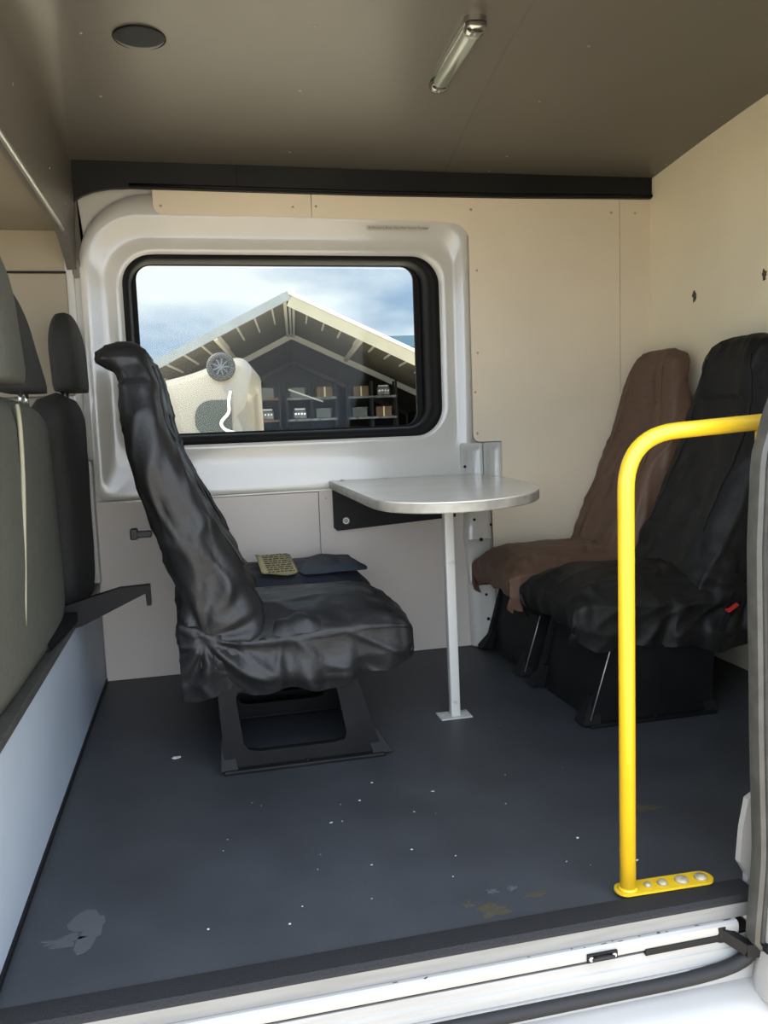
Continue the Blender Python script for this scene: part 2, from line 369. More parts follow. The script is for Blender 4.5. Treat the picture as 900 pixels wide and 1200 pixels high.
# ceiling with filleted header over the cab opening
bm = bmesh.new(); nx, ny = 40, 26; grid = []
xs = []
for i in range(nx+1):
    x = XR+.02-(XR+.02-.14)*i/nx; xs.append(('c', x))
for j in range(ny+1):
    y = W+.01-(W+.09)*j/ny; row = [Vector((x, y, ceil_z(x, y))) for _, x in xs]
    rf = .125*min(1, max(.06, (1.80-y)/.9)); hd = [(.015+rf-rf*math.sin(a), rf*(1-math.cos(a))) for a in [math.pi/2*k/8 for k in range(1, 9)]]
    zc = ceil_z(.14, y); row += [Vector((x, y, zc-dz)) for x, dz in hd]
    zb = 1.655 if y < 1.55 else 1.655-.10*((y-1.55)/.3)**1.6
    zl = row[-1].z
    for k in range(1, 7): row.append(Vector((.015-.010*k/6, y, zl+(zb-zl)*k/6)))
    row.append(Vector((-.03, y, zb))); row.append(Vector((-.03, y, zb+.10))); row.append(Vector((-.03, y, 2.1))); row.append(Vector((XR+.02, y, 2.1)))
    grid.append(row)
skin_loops(bm, grid, True, True, True)
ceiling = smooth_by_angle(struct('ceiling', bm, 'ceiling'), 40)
def cs(x, y): return (x, y, ceil_z(x, y)+.0005)
screws(ceiling, [cs(*p) for p in ((1.57, .57), (1.565, .87), (1.57, 1.23), (1.62, 1.66), (2.31, 1.68), (2.28, 1.27), (.77, .86), (.775, 1.24), (.79, 1.69), (1.60, 1.80), (.16, .98), (.17, 1.34))], (0, 0, -1), .0055, .003)
screws(ceiling, [(.016, .78, 1.80), (.012, 1.3, 1.76), (.010, 1.62, 1.74)], (1, 0, 0), .005, .003)
bm = bmesh.new()
pts = [(1.42-.13*(W-.02-y)/1.35, y) for y in [W-.03-(W-.03-.02)*k/14 for k in range(15)]]
for a, b in zip(pts, pts[1:]):
    bar(bm, (a[0], a[1], ceil_z(*a)-.0005), (b[0], b[1], ceil_z(*b)-.0005), .006, .002)
obj('joint_strip', bm, 'joint', ceiling)
# bead along the header's lower edge
bm = bmesh.new(); pts = []
for k in range(30):
    y = -.05+(1.60+.05)*k/29; zb = 1.655 if y < 1.55 else 1.655-.10*((y-1.55)/.3)**1.6; pts.append((-.004, y, zb-.003))
tube(bm, pts, .0075, 8); struct('trim_8', bm, 'alu', smooth=True)
# header end leg running down the far wall
bm = bmesh.new()
pts = [(.000, 1.795, 1.66), (.004, 1.83, 1.60), (.006, W-.002, 1.53), (.030, W-.002, 1.54), (.034, W-.002, 1.70), (.018, W-.002, 1.86), (.012, 1.78, 1.86), (.010, 1.74, 1.72)]
prism(bm, pts, lambda a, b=None: None, lambda a: None) if False else None
skin_loops(bm, [[Vector((x-.018, y, z)) for x, y, z in pts], [Vector(p) for p in pts]])
struct('trim_9', bm, 'ceiling')

# black ceiling rail across the far wall
top = [(.012, 1.946), (.24, 1.945), (.6, 1.942), (1.0, 1.935), (1.6, 1.935), (2.325, 1.940)]
bot = [(.012, 1.795), (.045, 1.815), (.085, 1.831), (.14, 1.842), (.21, 1.847), (.5, 1.845), (1.1, 1.842), (1.7, 1.846), (2.325, 1.856)]
poly = [(x, z) for x, z in bot] + [(x, z) for x, z in top[::-1]]
bm = bmesh.new(); prism(bm, poly, lambda x, z: (x, W-.018, z), lambda x, z: (x, W-.038, z))
struct('trim_10', bm, 'rail')
bm = bmesh.new(); tube(bm, [(x, W-.040, z+.010) for x, z in bot[4:]], .006, 8); struct('trim_11', bm, 'black', smooth=True)
bm = B(.60, .604, W-.042, W-.036, 1.85, 1.938); obj('rail_joint', bm, 'black', bpy.data.objects['trim_10'])

# right end wall
wr = struct('wall_right', B(XR, XR+.05, -.05, W+.12, -.03, 2.08), 'cream_wall')
obj('paint_chip', blob(bmesh.new(), 1.51, 1.405, XR, .012, .021, 3, plane='yz', rough=.45), 'ink', wr)
obj('paint_chip', blob(bmesh.new(), 1.10, 1.415, XR, .012, .018, 9, plane='yz', rough=.45), 'ink', wr)
# bulkhead (left) below the cab seats with black top rail
struct('wall_left', B(-.03, 0, -.035, W, -.02, .372), 'bulkhead')
struct('trim_12', B(-.045, .006, -.035, W-.04, .372, .392, bev=.004), 'seal')
struct('trim_13', B(0, .006, -.035, W-.01, .0, .012), 'black')
struct('trim_14', B(-.022, .012, W-.05, W-.013, .392, .86, bev=.005), 'alu')
# near side: closed body beside the doorway, roof cant rail
struct('wall_near', B(1.50, XR+.05, -.09, -.03, -.10, 2.08), 'white')
struct('wall_near_2', B(-.03, XR+.05, -.09, -.045, 1.80, 2.1), 'white')
# ---- cab shell
struct('wall_cab_far', B(-1.9, -.06, W+.02, W+.12, -.03, 2.1), 'headliner')
bm = bmesh.new(); box(bm, -1.9, -.03, -.14, -.09, -.1, .85); box(bm, -1.9, -.03, -.14, -.09, 1.52, 2.1); box(bm, -.22, -.03, -.14, -.09, .85, 1.52); box(bm, -1.9, -1.75, -.14, -.09, .85, 1.52)
struct('wall_cab_near', bm, 'white')
bm = bmesh.new(); box(bm, -1.95, -1.9, -.14, W+.12, -.1, .80); box(bm, -1.95, -1.9, -.14, W+.12, 1.55, 2.1)
struct('wall_cab_front', bm, 'headliner')
struct('ceiling_cab', B(-1.9, -.028, -.1, W+.03, 1.70, 1.76), 'headliner')
struct('floor_cab', B(-1.9, -.03, -.1, W+.03, -.05, 0), 'floor')
struct('trim_15', B(-.34, -.034, W-.012, W+.02, 1.10, 1.545, bev=.004), 'headliner')
struct('trim_16', B(-.34, -.034, W-.016, W+.0, 1.545, 1.552), 'black')
struct('trim_17', B(-.040, -.008, W-.006, W+.02, .40, 1.62, bev=.006), 'white')
struct('trim_18', B(-.34, -.034, W-.004, W+.02, 1.552, 1.70, bev=.004), 'headliner')

# ================================================================== FIXTURES
# speaker
t_ = thing('ceiling_speaker', 'dark round speaker grille set flush in the ceiling', 'speaker', (.31, .985, ceil_z(.31, .985)))
obj('grille', dome(bmesh.new(), (0, 0, .001), (0, 0, -1), .068, .006, 40), 'fabric_speaker', t_, smooth=True)
bm = bmesh.new(); tube(bm, [Vector((math.cos(a)*.068, math.sin(a)*.068, -.001)) for a in [2*math.pi*k/40 for k in range(41)]], .0025, 8); obj('rim', bm, 'black', t_, smooth=True)
# ceiling lamp
lx, ly0, ly1 = 1.19, .665, 1.075
t_ = thing('ceiling_light', 'slim unlit strip lamp with chromed ends on the ceiling', 'lamp', (lx, .955, ceil_z(lx, .955)), math.radians(-2))
prof = rrect(-.031, .031, -.215, .215, .024, 6)
bm = bmesh.new(); prism(bm, prof, lambda x, y: (x, y, .006), lambda x, y: (x, y, -.010)); smooth_by_angle(obj('base', bm, 'chrome', t_))
bm = bmesh.new(); loops = []
for s, z in ((1, -.010), (.97, -.020), (.80, -.030), (.45, -.035)):
    loops.append([Vector((x*s*.9, y, z)) for x, y in rrect(-.028, .028, -.165, .165, .006, 4)])
skin_loops(bm, loops); obj('lens', bm, 'lens', t_, smooth=True)
for s in (-1, 1):
    bm = bmesh.new(); loops = []
    for k, z in ((1, -.010), (.95, -.024), (.75, -.033), (.4, -.036)):
        loops.append([Vector((x*k, s*.190+y*k, z)) for x, y in rrect(-.030, .030, -.027, .027, .018, 5)])
    skin_loops(bm, loops); e_ = obj('end_cap', bm, 'chrome', t_, smooth=True)
    obj('screw', dome(bmesh.new(), (0, s*.19, -.035), (0, 0, -1), .006, .004), 'steel', e_, smooth=True)
# sticker
t_ = thing('glass_hammer_sticker', 'narrow printed sticker on the white lip above the window', 'sticker', (1.10, W-.014, 1.716))
obj('backing', B(0, .235, -.0016, .001, 0, .016), 'inkgrey', t_)
text('lettering', 'In Emergency Break Glass With Hammer Provided', .0118, (.006, -.0018, .0045), (math.radians(90), 0, 0), 'ink', t_)

# wall table
t_ = thing('wall_table', 'grey D-shaped table fixed to the wall under the window', 'table', (1.165, 1.06, 0))
def rel(p): return (p[0]-1.165, p[1]-1.06)
TZ = .735
ol = catmull([(.897, 1.05), (.902, .93), (.925, .84), (.975, .775), (1.06, .735), (1.17, .737), (1.28, .79), (1.38, .885), (1.455, 1.02), (1.505, 1.20), (1.527, 1.42), (1.530, 1.60)], 8)
outl = [(.905, W-.016)] + [(p.x, p.y) for p in catmull([(.897, 1.05, 0), (.902, .93, 0), (.925, .84, 0), (.975, .775, 0), (1.06, .735, 0), (1.17, .737, 0), (1.28, .79, 0), (1.38, .885, 0), (1.455, 1.02, 0), (1.505, 1.20, 0), (1.527, 1.42, 0), (1.530, 1.60, 0)], 8)] + [(1.525, W-.016)]
outl = [rel(p) for p in outl]
def shrink(pl_, d):
    c = Vector((0, .2)); return [tuple(Vector(p)+(c-Vector(p)).normalized()*d) for p in pl_]
bm = bmesh.new(); i1 = shrink(outl, .0015)
skin_loops(bm, [[Vector((x, y, TZ-.004)) for x, y in i1], [Vector((x, y, TZ)) for x, y in i1]]); tt = obj('tabletop', bm, 'table', t_)
bm = bmesh.new()
skin_loops(bm, [[Vector((x, y, TZ-.032)) for x, y in shrink(outl, .003)], [Vector((x, y, TZ-.029)) for x, y in outl], [Vector((x, y, TZ-.006)) for x, y in outl], [Vector((x, y, TZ-.0042)) for x, y in shrink(outl, .002)]])
smooth_by_angle(obj('edge_band', bm, 'tedge', t_), 40)
bm = bmesh.new()
def sq(c, s, z, r=.004): return [Vector((c[0]+x, c[1]+y, z)) for x, y in rrect(-s, s, -s, s, r, 3)]
skin_loops(bm, [sq((0, 0), .0155, .003), sq((-.008, -.006), .0155, TZ-.030)]); smooth_by_angle(obj('leg', bm, 'leg', t_, label='chipped pale grey square post'), 50)
bm = bmesh.new(); box(bm, -.055, .05, -.035, .035, 0, .004, bev=.0015); fp = obj('foot_plate', bm, 'leg', t_)
for sx_ in (-1, 1): obj('screw', dome(bmesh.new(), (sx_*.036, .018, .004), (0, 0, 1), .006, .004), 'steel', fp, smooth=True)
bm = bmesh.new(); a, b = .915-1.165, 1.425-1.165; y1 = W-.017-1.06
pp = [(a, .545), (a+.012, .533), (b, .560), (b, TZ-.033), (a, TZ-.033)]
prism(bm, pp, lambda x, z: (x, y1, z), lambda x, z: (x, y1-.02, z))
br = obj('wall_bracket', bm, 'black', t_)
bm = bmesh.new(); cyl(bm, (a+.048, y1-.020, .572), (0, -1, 0), .0135, .003, 20); wsh = obj('washer', bm, 'speck', t_)
obj('bolt', dome(bmesh.new(), (a+.048, y1-.023, .572), (0, -1, 0), .007, .004), 'chrome', wsh, smooth=True)
for sx_, sy_ in ((.955, W-.03), (1.13, W-.03), (1.33, W-.03)):
    obj('hinge_screw', dome(bmesh.new(), (sx_-1.165, sy_-1.06, TZ), (0, 0, 1), .008, .004), 'steel', t_, smooth=True)

# yellow grab rail
def bend(pts_, r, n=10):
    P = [Vector(p) for p in pts_]; out = [P[0]]
    for a, b, c in zip(P, P[1:], P[2:]):
        u = (a-b).normalized(); v = (c-b).normalized(); s = b+u*r; e = b+v*r
        for k in range(n+1):
            q = k/n; out.append(s*(1-q)**2+b*2*q*(1-q)+e*q*q)
    out.append(P[-1]); return out
t_ = thing('grab_rail', 'bright yellow bent tube grab rail bolted at the doorway edge', 'handrail', (1.185, -.015, 0))
bm = bmesh.new(); path = [(0, 0, .006)] + [(0, 0, .1*k) for k in range(1, 8)]
tube(bm, bend([(0, 0, .006), (0, 0, .918), (.46, -.018, .944)], .105, 12), .0158, 24); obj('tube', bm, 'yellow', t_, smooth=True)
obj('second_leg', tube(bmesh.new(), [(.287, -.012, .008), (.287, -.012, .5), (.287, -.012, .934)], .0145, 20), 'yellow', t_, smooth=True)
bm = bmesh.new(); pp = rrect(-.026, .185, -.023, .021, .0205, 8)
prism(bm, pp, lambda x, y: (x, y+.002-.03*x, .0085), lambda x, y: (x, y+.002-.03*x, .0135)); pl_ = smooth_by_angle(obj('base_plate', bm, 'yellow', t_))
tube_c = cyl(bmesh.new(), (0, 0, .0135), (0, 0, 1), .021, .005, 24, .0165); obj('weld_collar', tube_c, 'yellow', t_, smooth=True)
for k, x in enumerate((.043, .075, .118, .160)):
    r = (.008, .011, .0145, .0135)[k]
    b_ = obj('bolt', dome(bmesh.new(), (x, -.03*x, .0135), (0, 0, 1), r, .0075, 14), 'bolt', pl_, smooth=True)

# ------------------------------------------------------------------ covered seats
def fold(p, seed, along=(0, 0, 1), freq=14, amp=.006):
    q = Vector(p)*1.0; a = Vector(along)
    w_ = noise.noise_vector(q*3.0+Vector((seed, seed*2, 0)))*.10
    q2 = q+w_; perp = q2-a*q2.dot(a)*.82
    n = noise.noise(perp*freq+Vector((seed*7, 0, seed)))
    r = 1-abs(n)*2.2
    n2 = noise.noise(q2*5+Vector((0, seed*3, 0)))
    return amp*(1.7*max(r, 0)**2.5-.5)+amp*1.2*n2
# horizontal slices of the backrest: z, x rear, x front, half width
BACK = [(.215, .350, .50, .205), (.27, .318, .56, .222), (.34, .305, .60, .232), (.42, .305, .585, .236), (.50, .312, .545, .232), (.60, .285, .502, .230), (.70, .255, .450, .232), (.80, .226, .400, .234), (.90, .205, .357, .232), (1.00, .195, .330, .215),
        (1.06, .194, .318, .192), (1.10, .190, .310, .180), (1.125, .178, .305, .172), (1.14, .150, .300, .167), (1.16, .138, .293, .160), (1.18, .142, .283, .145), (1.195, .158, .268, .118), (1.206, .185, .245, .075)]
def make_back(seed, lip=True):
    bm = bmesh.new(); loops = []; nz_, na = 110, 88
    for i in range(nz_+1):
        z = .215+(1.207-.215)*i/nz_
        xr, xf, hw = interp(BACK, z)
        if not lip: xr = max(xr, .180) if z < 1.19 else max(xr, .20)
        cx = (xr+xf)/2; hx = (xf-xr)/2; lp_ = []
        for k in range(na):
            a = 2*math.pi*k/na; c, s = math.cos(a), math.sin(a); e = .62
            x = cx+hx*math.copysign(abs(c)**e, c); y = hw*math.copysign(abs(s)**e, s)
            # hollow of the bolsters on the front face
            if c > 0: x -= .022*max(0, 1-(y/hw)**2*1.6)*(1 if z < 1.0 else .4)
            n = Vector((c*hw, s*hx, 0)).normalized()
            d = fold((x, y, z), seed, (-.35, 0, .93), 15, .0055)
            # gathers that radiate from the joint beside the cushion
            for sy in (-1, 1):
                g_ = Vector((x-.385, 0, z-.385)); r_ = math.hypot(g_.x, g_.z)
                if y*sy > hw*.5 and r_ < .34:
                    an = math.atan2(g_.z, g_.x); d += .010*math.sin(an*11+seed+4*r_)*min(1, r_/.06)*(1-r_/.34)
            if lip and abs(z-1.12) < .025 and c < .3: d -= .008
            p = Vector((x, y, z))+n*d; lp_.append(p)
        loops.append(lp_)
    skin_loops(bm, loops); return bm
def make_cushion(seed, hemdrop=0.0):
    """cover over the seat cushion: runs from x=.30 to the front tip, open below"""
    st = [(.315, .215, .45, .43, .225), (.36, .238, .47, .42, .215), (.45, .243, .468, .385, .215), (.55, .245, .462, .37, .212), (.65, .245, .460, .372, .222), (.75, .246, .462, .378, .232),
          (.84, .246, .460, .385, .250), (.90, .243, .448, .385, .250), (.935, .238, .430, .380, .262), (.960, .230, .408, .374, .276), (.972, .218, .395, .370, .290)]
    bm = bmesh.new(); nx_, m = 96, 110; loops = []
    for i in range(nx_+1):
        x = .315+(.972-.315)*i/nx_; hw, zt, zr, zh = interp(st, x); row = []
        zh -= hemdrop
        for k in range(m+1):
            u = k/m*2-1; s = 1 if u > 0 else -1; a = abs(u)
            if a < .62:
                q = a/.62; y = hw*q*.97; z = zt-(zt-zr)*(q**3.2); nrm = Vector((0, s*q*.5, 1)).normalized(); dn = fold((x, s*y, z), seed, (1, 0, 0), 10, .0035)
            else:
                q = (a-.62)/.38; y = hw*(.97+.03*math.sin(q*math.pi/2)); z = zr+(zh-zr)*q; nrm = Vector((0, s, 0))
                gx = x-.385; gz = z-.385; r_ = math.hypot(gx, gz); an = math.atan2(gz, gx)
                # swagged folds from the gather, and pleats near the hem
                dn = (.012*math.sin(an*9+seed+2*math.sin(6*x))*min(1, r_/.08)*math.exp(-r_/.55)+.011*math.sin(34*x+seed*2+9*z+3*math.sin(9*x))*q**1.3)+fold((x, s*y, z), seed+3, (.8, 0, -.45), 13, .005)
                if q > .6: y -= .022*(q-.6)/.4
                z += .012*math.sin(13*x+seed*1.7+s)*q+.007*math.sin(31*x+seed)*q
            row.append(Vector((x, s*y, z))+nrm*dn)
        loops.append(row)
    L_ = skin_loops(bm, loops, closed=False)
    # front face: fold the last row under
    last = loops[-1]; under = [[p+Vector((-.004, -p.y*.02, -.012)) for p in last]]
    for d, dz in ((.012, -.03), (.030, -.055), (.055, -.075)):
        under.append([Vector((p.x-d+.006*math.sin(p.y*60+seed), p.y*(1-d), min(p.z, .40)+dz+.006*math.sin(p.y*45+seed))) for p in last])
    prev = L_[-1]
    fr_ = [bm.verts.new(p) for p in [Vector((.976, p.y*.99, p.z-.010)) for p in last]]
    rows = [prev, fr_]
    for j, (dx, dz) in enumerate(((.0, -.035), (-.008, -.06), (-.022, -.085))):
        rows.append([bm.verts.new((.974+dx+.005*math.sin(p.y*55+seed+j), p.y*(.98-.01*j), min(p.z-.010, .385)+dz*(1 if p.z > .37 else .35)+.004*math.sin(p.y*40+seed))) for p in last])
    for a_, b_ in zip(rows, rows[1:]):
        for k in range(m): bm.faces.new((a_[k], a_[k+1], b_[k+1], b_[k]))
    # rear closure
    f0 = L_[0]; bm.faces.new(f0[::-1])
    return bm
def make_pedestal(parent, m='pedestal', x0=.42, x1=.87, hole=True, mirror=False):
    zt = .30; hy = .215
    for s in (-1, 1):
        bm = bmesh.new()
        outer = [(x, z) for x, z in ((x0, .012), (x1, .012), (x1-.085, zt), (x0-.012, zt))]
        def side_loop(pl_, n=7):
            out = []
            for a_, b_ in zip(pl_, pl_[1:]+pl_[:1]):
                for k in range(n): out.append((a_[0]+(b_[0]-a_[0])*k/n, a_[1]+(b_[1]-a_[1])*k/n))
            return out
        O_ = side_loop(outer); hp = [(x0+.058, .052), (x1-.098, .052), (x1-.130, .235), (x0+.036, .235)]
        # rounded hole: pull corners in
        H_ = side_loop(hp); c_ = Vector((sum(p[0] for p in hp)/4, sum(p[1] for p in hp)/4))
        for k in (0, 7, 14, 21): 
            v = Vector(H_[k]); H_[k] = tuple(v+(c_-v).normalized()*.012)
        y0 = s*hy; y1_ = s*(hy-.006)
        loops = [[Vector((x, y0, z)) for x, z in O_], [Vector((x, y0, z)) for x, z in H_], [Vector((x, y0-s*.022, z)) for x, z in H_], [Vector((x, y0-s*.022, z)) for x, z in O_]]
        if hole: skin_loops(bm, loops, True, False, False, wrap=True)
        else: skin_loops(bm, [loops[0], loops[3]])
        obj('side_plate', bm, m, parent)
    bm = bmesh.new(); bar(bm, (x1-.02, 0, .01), (x1-.095, 0, zt), 2*hy-.05, .006, (0, 0, 1)); obj('front_plate', bm, m, parent)
    bm = bmesh.new(); bar(bm, (x0+.01, 0, .01), (x0-.005, 0, zt), 2*hy-.05, .006, (0, 0, 1)); obj('rear_plate', bm, m, parent)
    for s in (-1, 1):
        bm = bmesh.new(); box(bm, x0-.005, x1+.005, s*hy-.024, s*hy+.024, 0, .012, bev=.004)
        skin_loops(bm, [[Vector((x1-.03, s*(hy+.016), .010)), Vector((x1+.028, s*(hy+.016), .010)), Vector((x1-.02, s*(hy-.03), .085)), Vector((x1-.045, s*(hy-.03), .085))], [Vector((x1-.03, s*(hy-.05), .010)), Vector((x1+.028, s*(hy-.05), .010)), Vector((x1-.02, s*(hy-.05), .085)), Vector((x1-.045, s*(hy-.05), .085))]])
        skin_loops(bm, [[Vector((x0-.012, s*(hy+.016), .010)), Vector((x0+.035, s*(hy+.016), .010)), Vector((x0+.02, s*(hy-.03), .09)), Vector((x0-.006, s*(hy-.03), .09))], [Vector((x0-.012, s*(hy-.05), .010)), Vector((x0+.035, s*(hy-.05), .010)), Vector((x0+.02, s*(hy-.05), .09)), Vector((x0-.006, s*(hy-.05), .09))]])
        fr_ = obj('foot_rail', bm, m, parent)
        for x in (x0+.012, x1-.004, x1-.22): obj('bolt', dome(bmesh.new(), (x, s*(hy+.006), .012), (0, 0, 1), .007, .005), m, fr_, smooth=True)
    bm = bmesh.new(); box(bm, x0-.03, x1-.03, -hy, hy, zt-.005, zt+.03, bev=.006); obj('seat_frame', bm, m, parent)
def make_seat(label, loc, rz, seed, backm, cushm, group, rail=True, hole=True, hemdrop=0, knob=True):
    t = thing('passenger_seat', label, 'seat', loc, rz, group)
    if hole: make_pedestal(t, hole=True)
    else:
        make_pedestal(t, hole=False, x0=.50, x1=.925)
        obj('edge_strip', tube(bmesh.new(), [(.928, .222, .014), (.838, .222, .30)], .0018, 6), 'alu', t, smooth=True)
    bk = obj('backrest', make_back(seed, hole), backm, t, smooth=True)
    for k_, nm_ in ((80, 1), (8, -1)):
        vv = [bk.data.vertices[i_*88+k_] for i_ in range(40, 104, 2)]
        obj('seam_piping', tube(bmesh.new(), [v_.co+v_.normal*.0015 for v_ in vv], .0032, 8), backm, t, smooth=True)
    obj('seat_cover', make_cushion(seed, hemdrop), cushm, t, smooth=True)
    bm = B(.34, .88, -.20, .20, .325, .385, bev=.02); obj('cushion_base', bm, 'black', t)
    if knob:
        bm = bmesh.new(); box(bm, .212, .262, -.175, -.150, .672, .690, bev=.004); box(bm, .205, .225, -.179, -.148, .668, .698, bev=.004); obj('recline_lever', bm, 'black', t)
    return t
seatA = make_seat('black covered single seat left of the table, its bare pedestal cut out below', (0, 1.045, 0), 0, 1.3, 'cover', 'cover', 'seats facing the table from the cab side')
seatB = make_seat('navy cushioned seat behind the black one, by the wall under the window', (0, 1.555, 0), 0, 4.1, 'cover', 'navy', 'seats facing the table from the cab side', knob=False)
seatC = make_seat('black covered seat behind the yellow rail, nearest the doorway on the right', (2.455, 1.05, 0), math.pi, 2.6, 'cover_right', 'cover_right', 'seats against the end wall', hole=False, knob=False)
seatD = make_seat('dark brown covered seat in the corner against the cream walls', (2.455, 1.575, 0), math.pi, 5.9, 'brown', 'brown', 'seats against the end wall', hole=False, knob=False)
# bare side panel and buckle on the near right seat (local frame is turned by 180 degrees)
bm = bmesh.new(); pp = [(.36, .24), (.18, .24), (.135, .40), (.15, .72), (.23, .78), (.37, .50)]
prism(bm, pp, lambda x, z: (x, .246, z), lambda x, z: (x, .15, z)); obj('side_shell', bm, 'black', seatC)
t_ = thing('seat_belt_buckle', 'red seat belt buckle beside the black right-hand seat', 'buckle', (1.975, .785, .33))
bm = bmesh.new(); bar(bm, (0, 0, 0), (.035, 0, .06), .012, .026); obj('housing', bm, 'black', t_)
bm = bmesh.new(); bar(bm, (-.010, -.009, .010), (.026, -.009, .030), .008, .016, (0, 1, 0)); obj('release_button', bm, 'red', t_)
bm = bmesh.new(); tube(bm, catmull([(0, 0, .002), (-.01, .012, -.05), (-.02, .03, -.11)], 6), .006, 8); obj('stalk', bm, 'black', t_)
# stray loose flap on near seat cushion
bm = bmesh.new(); rows = []
for i in range(25):
    u = i/24; row = []
    for j in range(11):
        v = j/10; row.append(Vector((-.10+.23*u, -.03+.10*v, .075*math.sin(u*math.pi)**.7*math.sin(v*math.pi)**.6*(.55+.45*u)+.004*math.sin(u*20+v*5))))
    rows.append(row)
skin_loops(bm, rows, closed=False)
o = obj('loose_flap', bm, 'cover', seatA, smooth=True); o.location = (.62, -.205, .372)

# printed sheet on the navy seat
t_ = thing('paper_sheet', 'yellowed printed sheet lying on the navy seat cushion', 'paper', (.665, 1.47, .478), math.radians(8)); t_.rotation_euler = (math.radians(10), math.radians(0), math.radians(2)); t_.location = (.645, 1.46, .474); t_.scale = (.75, .9, 1)
bm = bmesh.new(); rows = [[Vector((-.085+.17*i/10, -.12+.24*j/10, .004*math.sin(i*.7+j*.3)+.008*max(0, (3-i)/3))) for j in range(11)] for i in range(11)]
skin_loops(bm, rows, closed=False); bmesh.ops.solidify(bm, geom=bm.faces[:], thickness=.001); obj('sheet', bm, 'paper', t_, smooth=True)
bm = bmesh.new(); rnd = random.Random(4)
for r_ in range(9):
    y = -.10+.2*r_/8; x = -.055
    while x < .065:
        l_ = rnd.uniform(.01, .03); box(bm, x, min(x+l_, .07), y-.0035, y+.0035, .0055, .0068); x += l_+.005
p_ = obj('print', bm, 'ink', t_)
# blue cloth on the navy seat
def cloth(name, label, cat, x0, x1, y0, y1, z, m, seed, hgt=.03):
    bm = bmesh.new(); n = 28; rows = []
    for i in range(n+1):
        row = []
        for j in range(n+1):
            u, v = i/n, j/n; e = min(1, 6*min(u, 1-u, v, 1-v)); p = Vector((x0+(x1-x0)*u, y0+(y1-y0)*v, z))
            p.x += .03*noise.noise(Vector((u*2, v*2, seed))); p.y += .03*noise.noise(Vector((u*2, v*2, seed+5)))
            p.z += hgt*e*(.5+.8*abs(noise.noise(Vector((u*3+seed, v*2, seed)))))
            row.append(p)
        rows.append(row)
    skin_loops(bm, rows, closed=False); o = obj(name, bm, m, None, smooth=True); tag(o, label, cat); return o
cl = cloth('folded_cloth', 'rumpled dark blue cloth lying at the front of the navy seat', 'cloth', .73, .95, 1.36, 1.72, .450, M_['navy'], 2, .022)
M_['bluecloth'] = mat('faded blue cloth', (.030, .042, .062), .7, var=.3, vscale=12); cl.data.materials[0] = M_['bluecloth']

# ------------------------------------------------------------------ cab seats seen from behind (left edge)
def pillow(bm, cx, cy, z0, z1, hx, hy, lean=0, e=.55, top=.35, taper=.0, n=28, m=44, seed=0):
    loops = []
    for i in range(n+1):
        u = i/n; z = z0+(z1-z0)*u
        k = 1.0
        if u > 1-top: k = math.sqrt(max(0, 1-((u-(1-top))/top)**2))*.97+.03
        if u < .10: k = .90+.10*math.sin(u/.10*math.pi/2)
        kx = k**.8; w_ = hy*(1-taper*u)
        ox = cx+lean*u; lp_ = []
        for j in range(m):
            a = 2*math.pi*j/m; c, s = math.cos(a), math.sin(a)
            d = .004*noise.noise(Vector((c*1.5, s*1.5, z*6+seed)))
            lp_.append(Vector((ox+(hx*kx+d)*math.copysign(abs(c)**e, c), cy+(w_*k+d)*math.copysign(abs(s)**e, s), z)))
        loops.append(lp_)
    skin_loops(bm, loops); return bm
# double bench
t_ = thing('cab_bench_seat', 'grey cloth double bench seat back along the left edge', 'seat', (-.10, .70, 0), 0, 'seats in the driving cab')
b_ = obj('backrest', pillow(bmesh.new(), .0, 0, .40, 1.07, .088, .585, lean=-.01, top=.16, e=.42), 'cab', t_, smooth=True)
bm = bmesh.new(); tube(bm, catmull([(.079, .012, 1.035), (.085, -.005, .98), (.086, -.025, .86), (.084, -.06, .72), (.083, -.10, .60), (.08, -.12, .52)], 6), .0055, 8); obj('piping', bm, 'piping', b_, smooth=True)
for i, (cy_, lab) in enumerate(((-.055, 0), (.47, 0))):
    h_ = obj('headrest', pillow(bmesh.new(), (.045, .012)[i], cy_, 1.085, (1.43, 1.43)[i], .06, .145, lean=(-.02, -.075)[i], top=.5, e=.6, seed=i), ('cab', 'cabdark')[i], t_, smooth=True)
    for s in (-.045, .045): obj('headrest_post', tube(bmesh.new(), [(.01, cy_+s, 1.03), (.01, cy_+s, 1.10)], .006, 8), 'chrome', h_, smooth=True)
bm = bmesh.new(); box(bm, -.50, .02, -.56, .56, .35, .48, bev=.04); obj('seat_cushion', bm, 'cab', t_)
bm = bmesh.new(); box(bm, -.45, .0, -.52, .52, 0, .36); obj('seat_box', bm, 'black', t_)
# driver's seat
t_ = thing('driver_seat', 'charcoal seat back with tall headrest beside the far pillar', 'seat', (-.10, 1.575, 0), 0, 'seats in the driving cab')
obj('backrest', pillow(bmesh.new(), .03, 0, .40, 1.10, .075, .245, lean=.01, top=.18, e=.5), 'cabdark', t_, smooth=True)
h_ = obj('headrest', pillow(bmesh.new(), .085, .055, 1.105, 1.375, .050, .150, lean=-.01, top=.55, e=.6, seed=7), 'cabdark', t_, smooth=True)
for s in (-.05, .05): obj('headrest_post', tube(bmesh.new(), [(.06, s+.05, 1.05), (.06, s+.05, 1.12)], .006, 8), 'chrome', h_, smooth=True)
bm = bmesh.new(); box(bm, -.48, .05, -.23, .23, .35, .48, bev=.04); obj('seat_cushion', bm, 'cabdark', t_)
bm = bmesh.new(); box(bm, -.44, .0, -.2, .2, 0, .36); obj('seat_box', bm, 'black', t_)
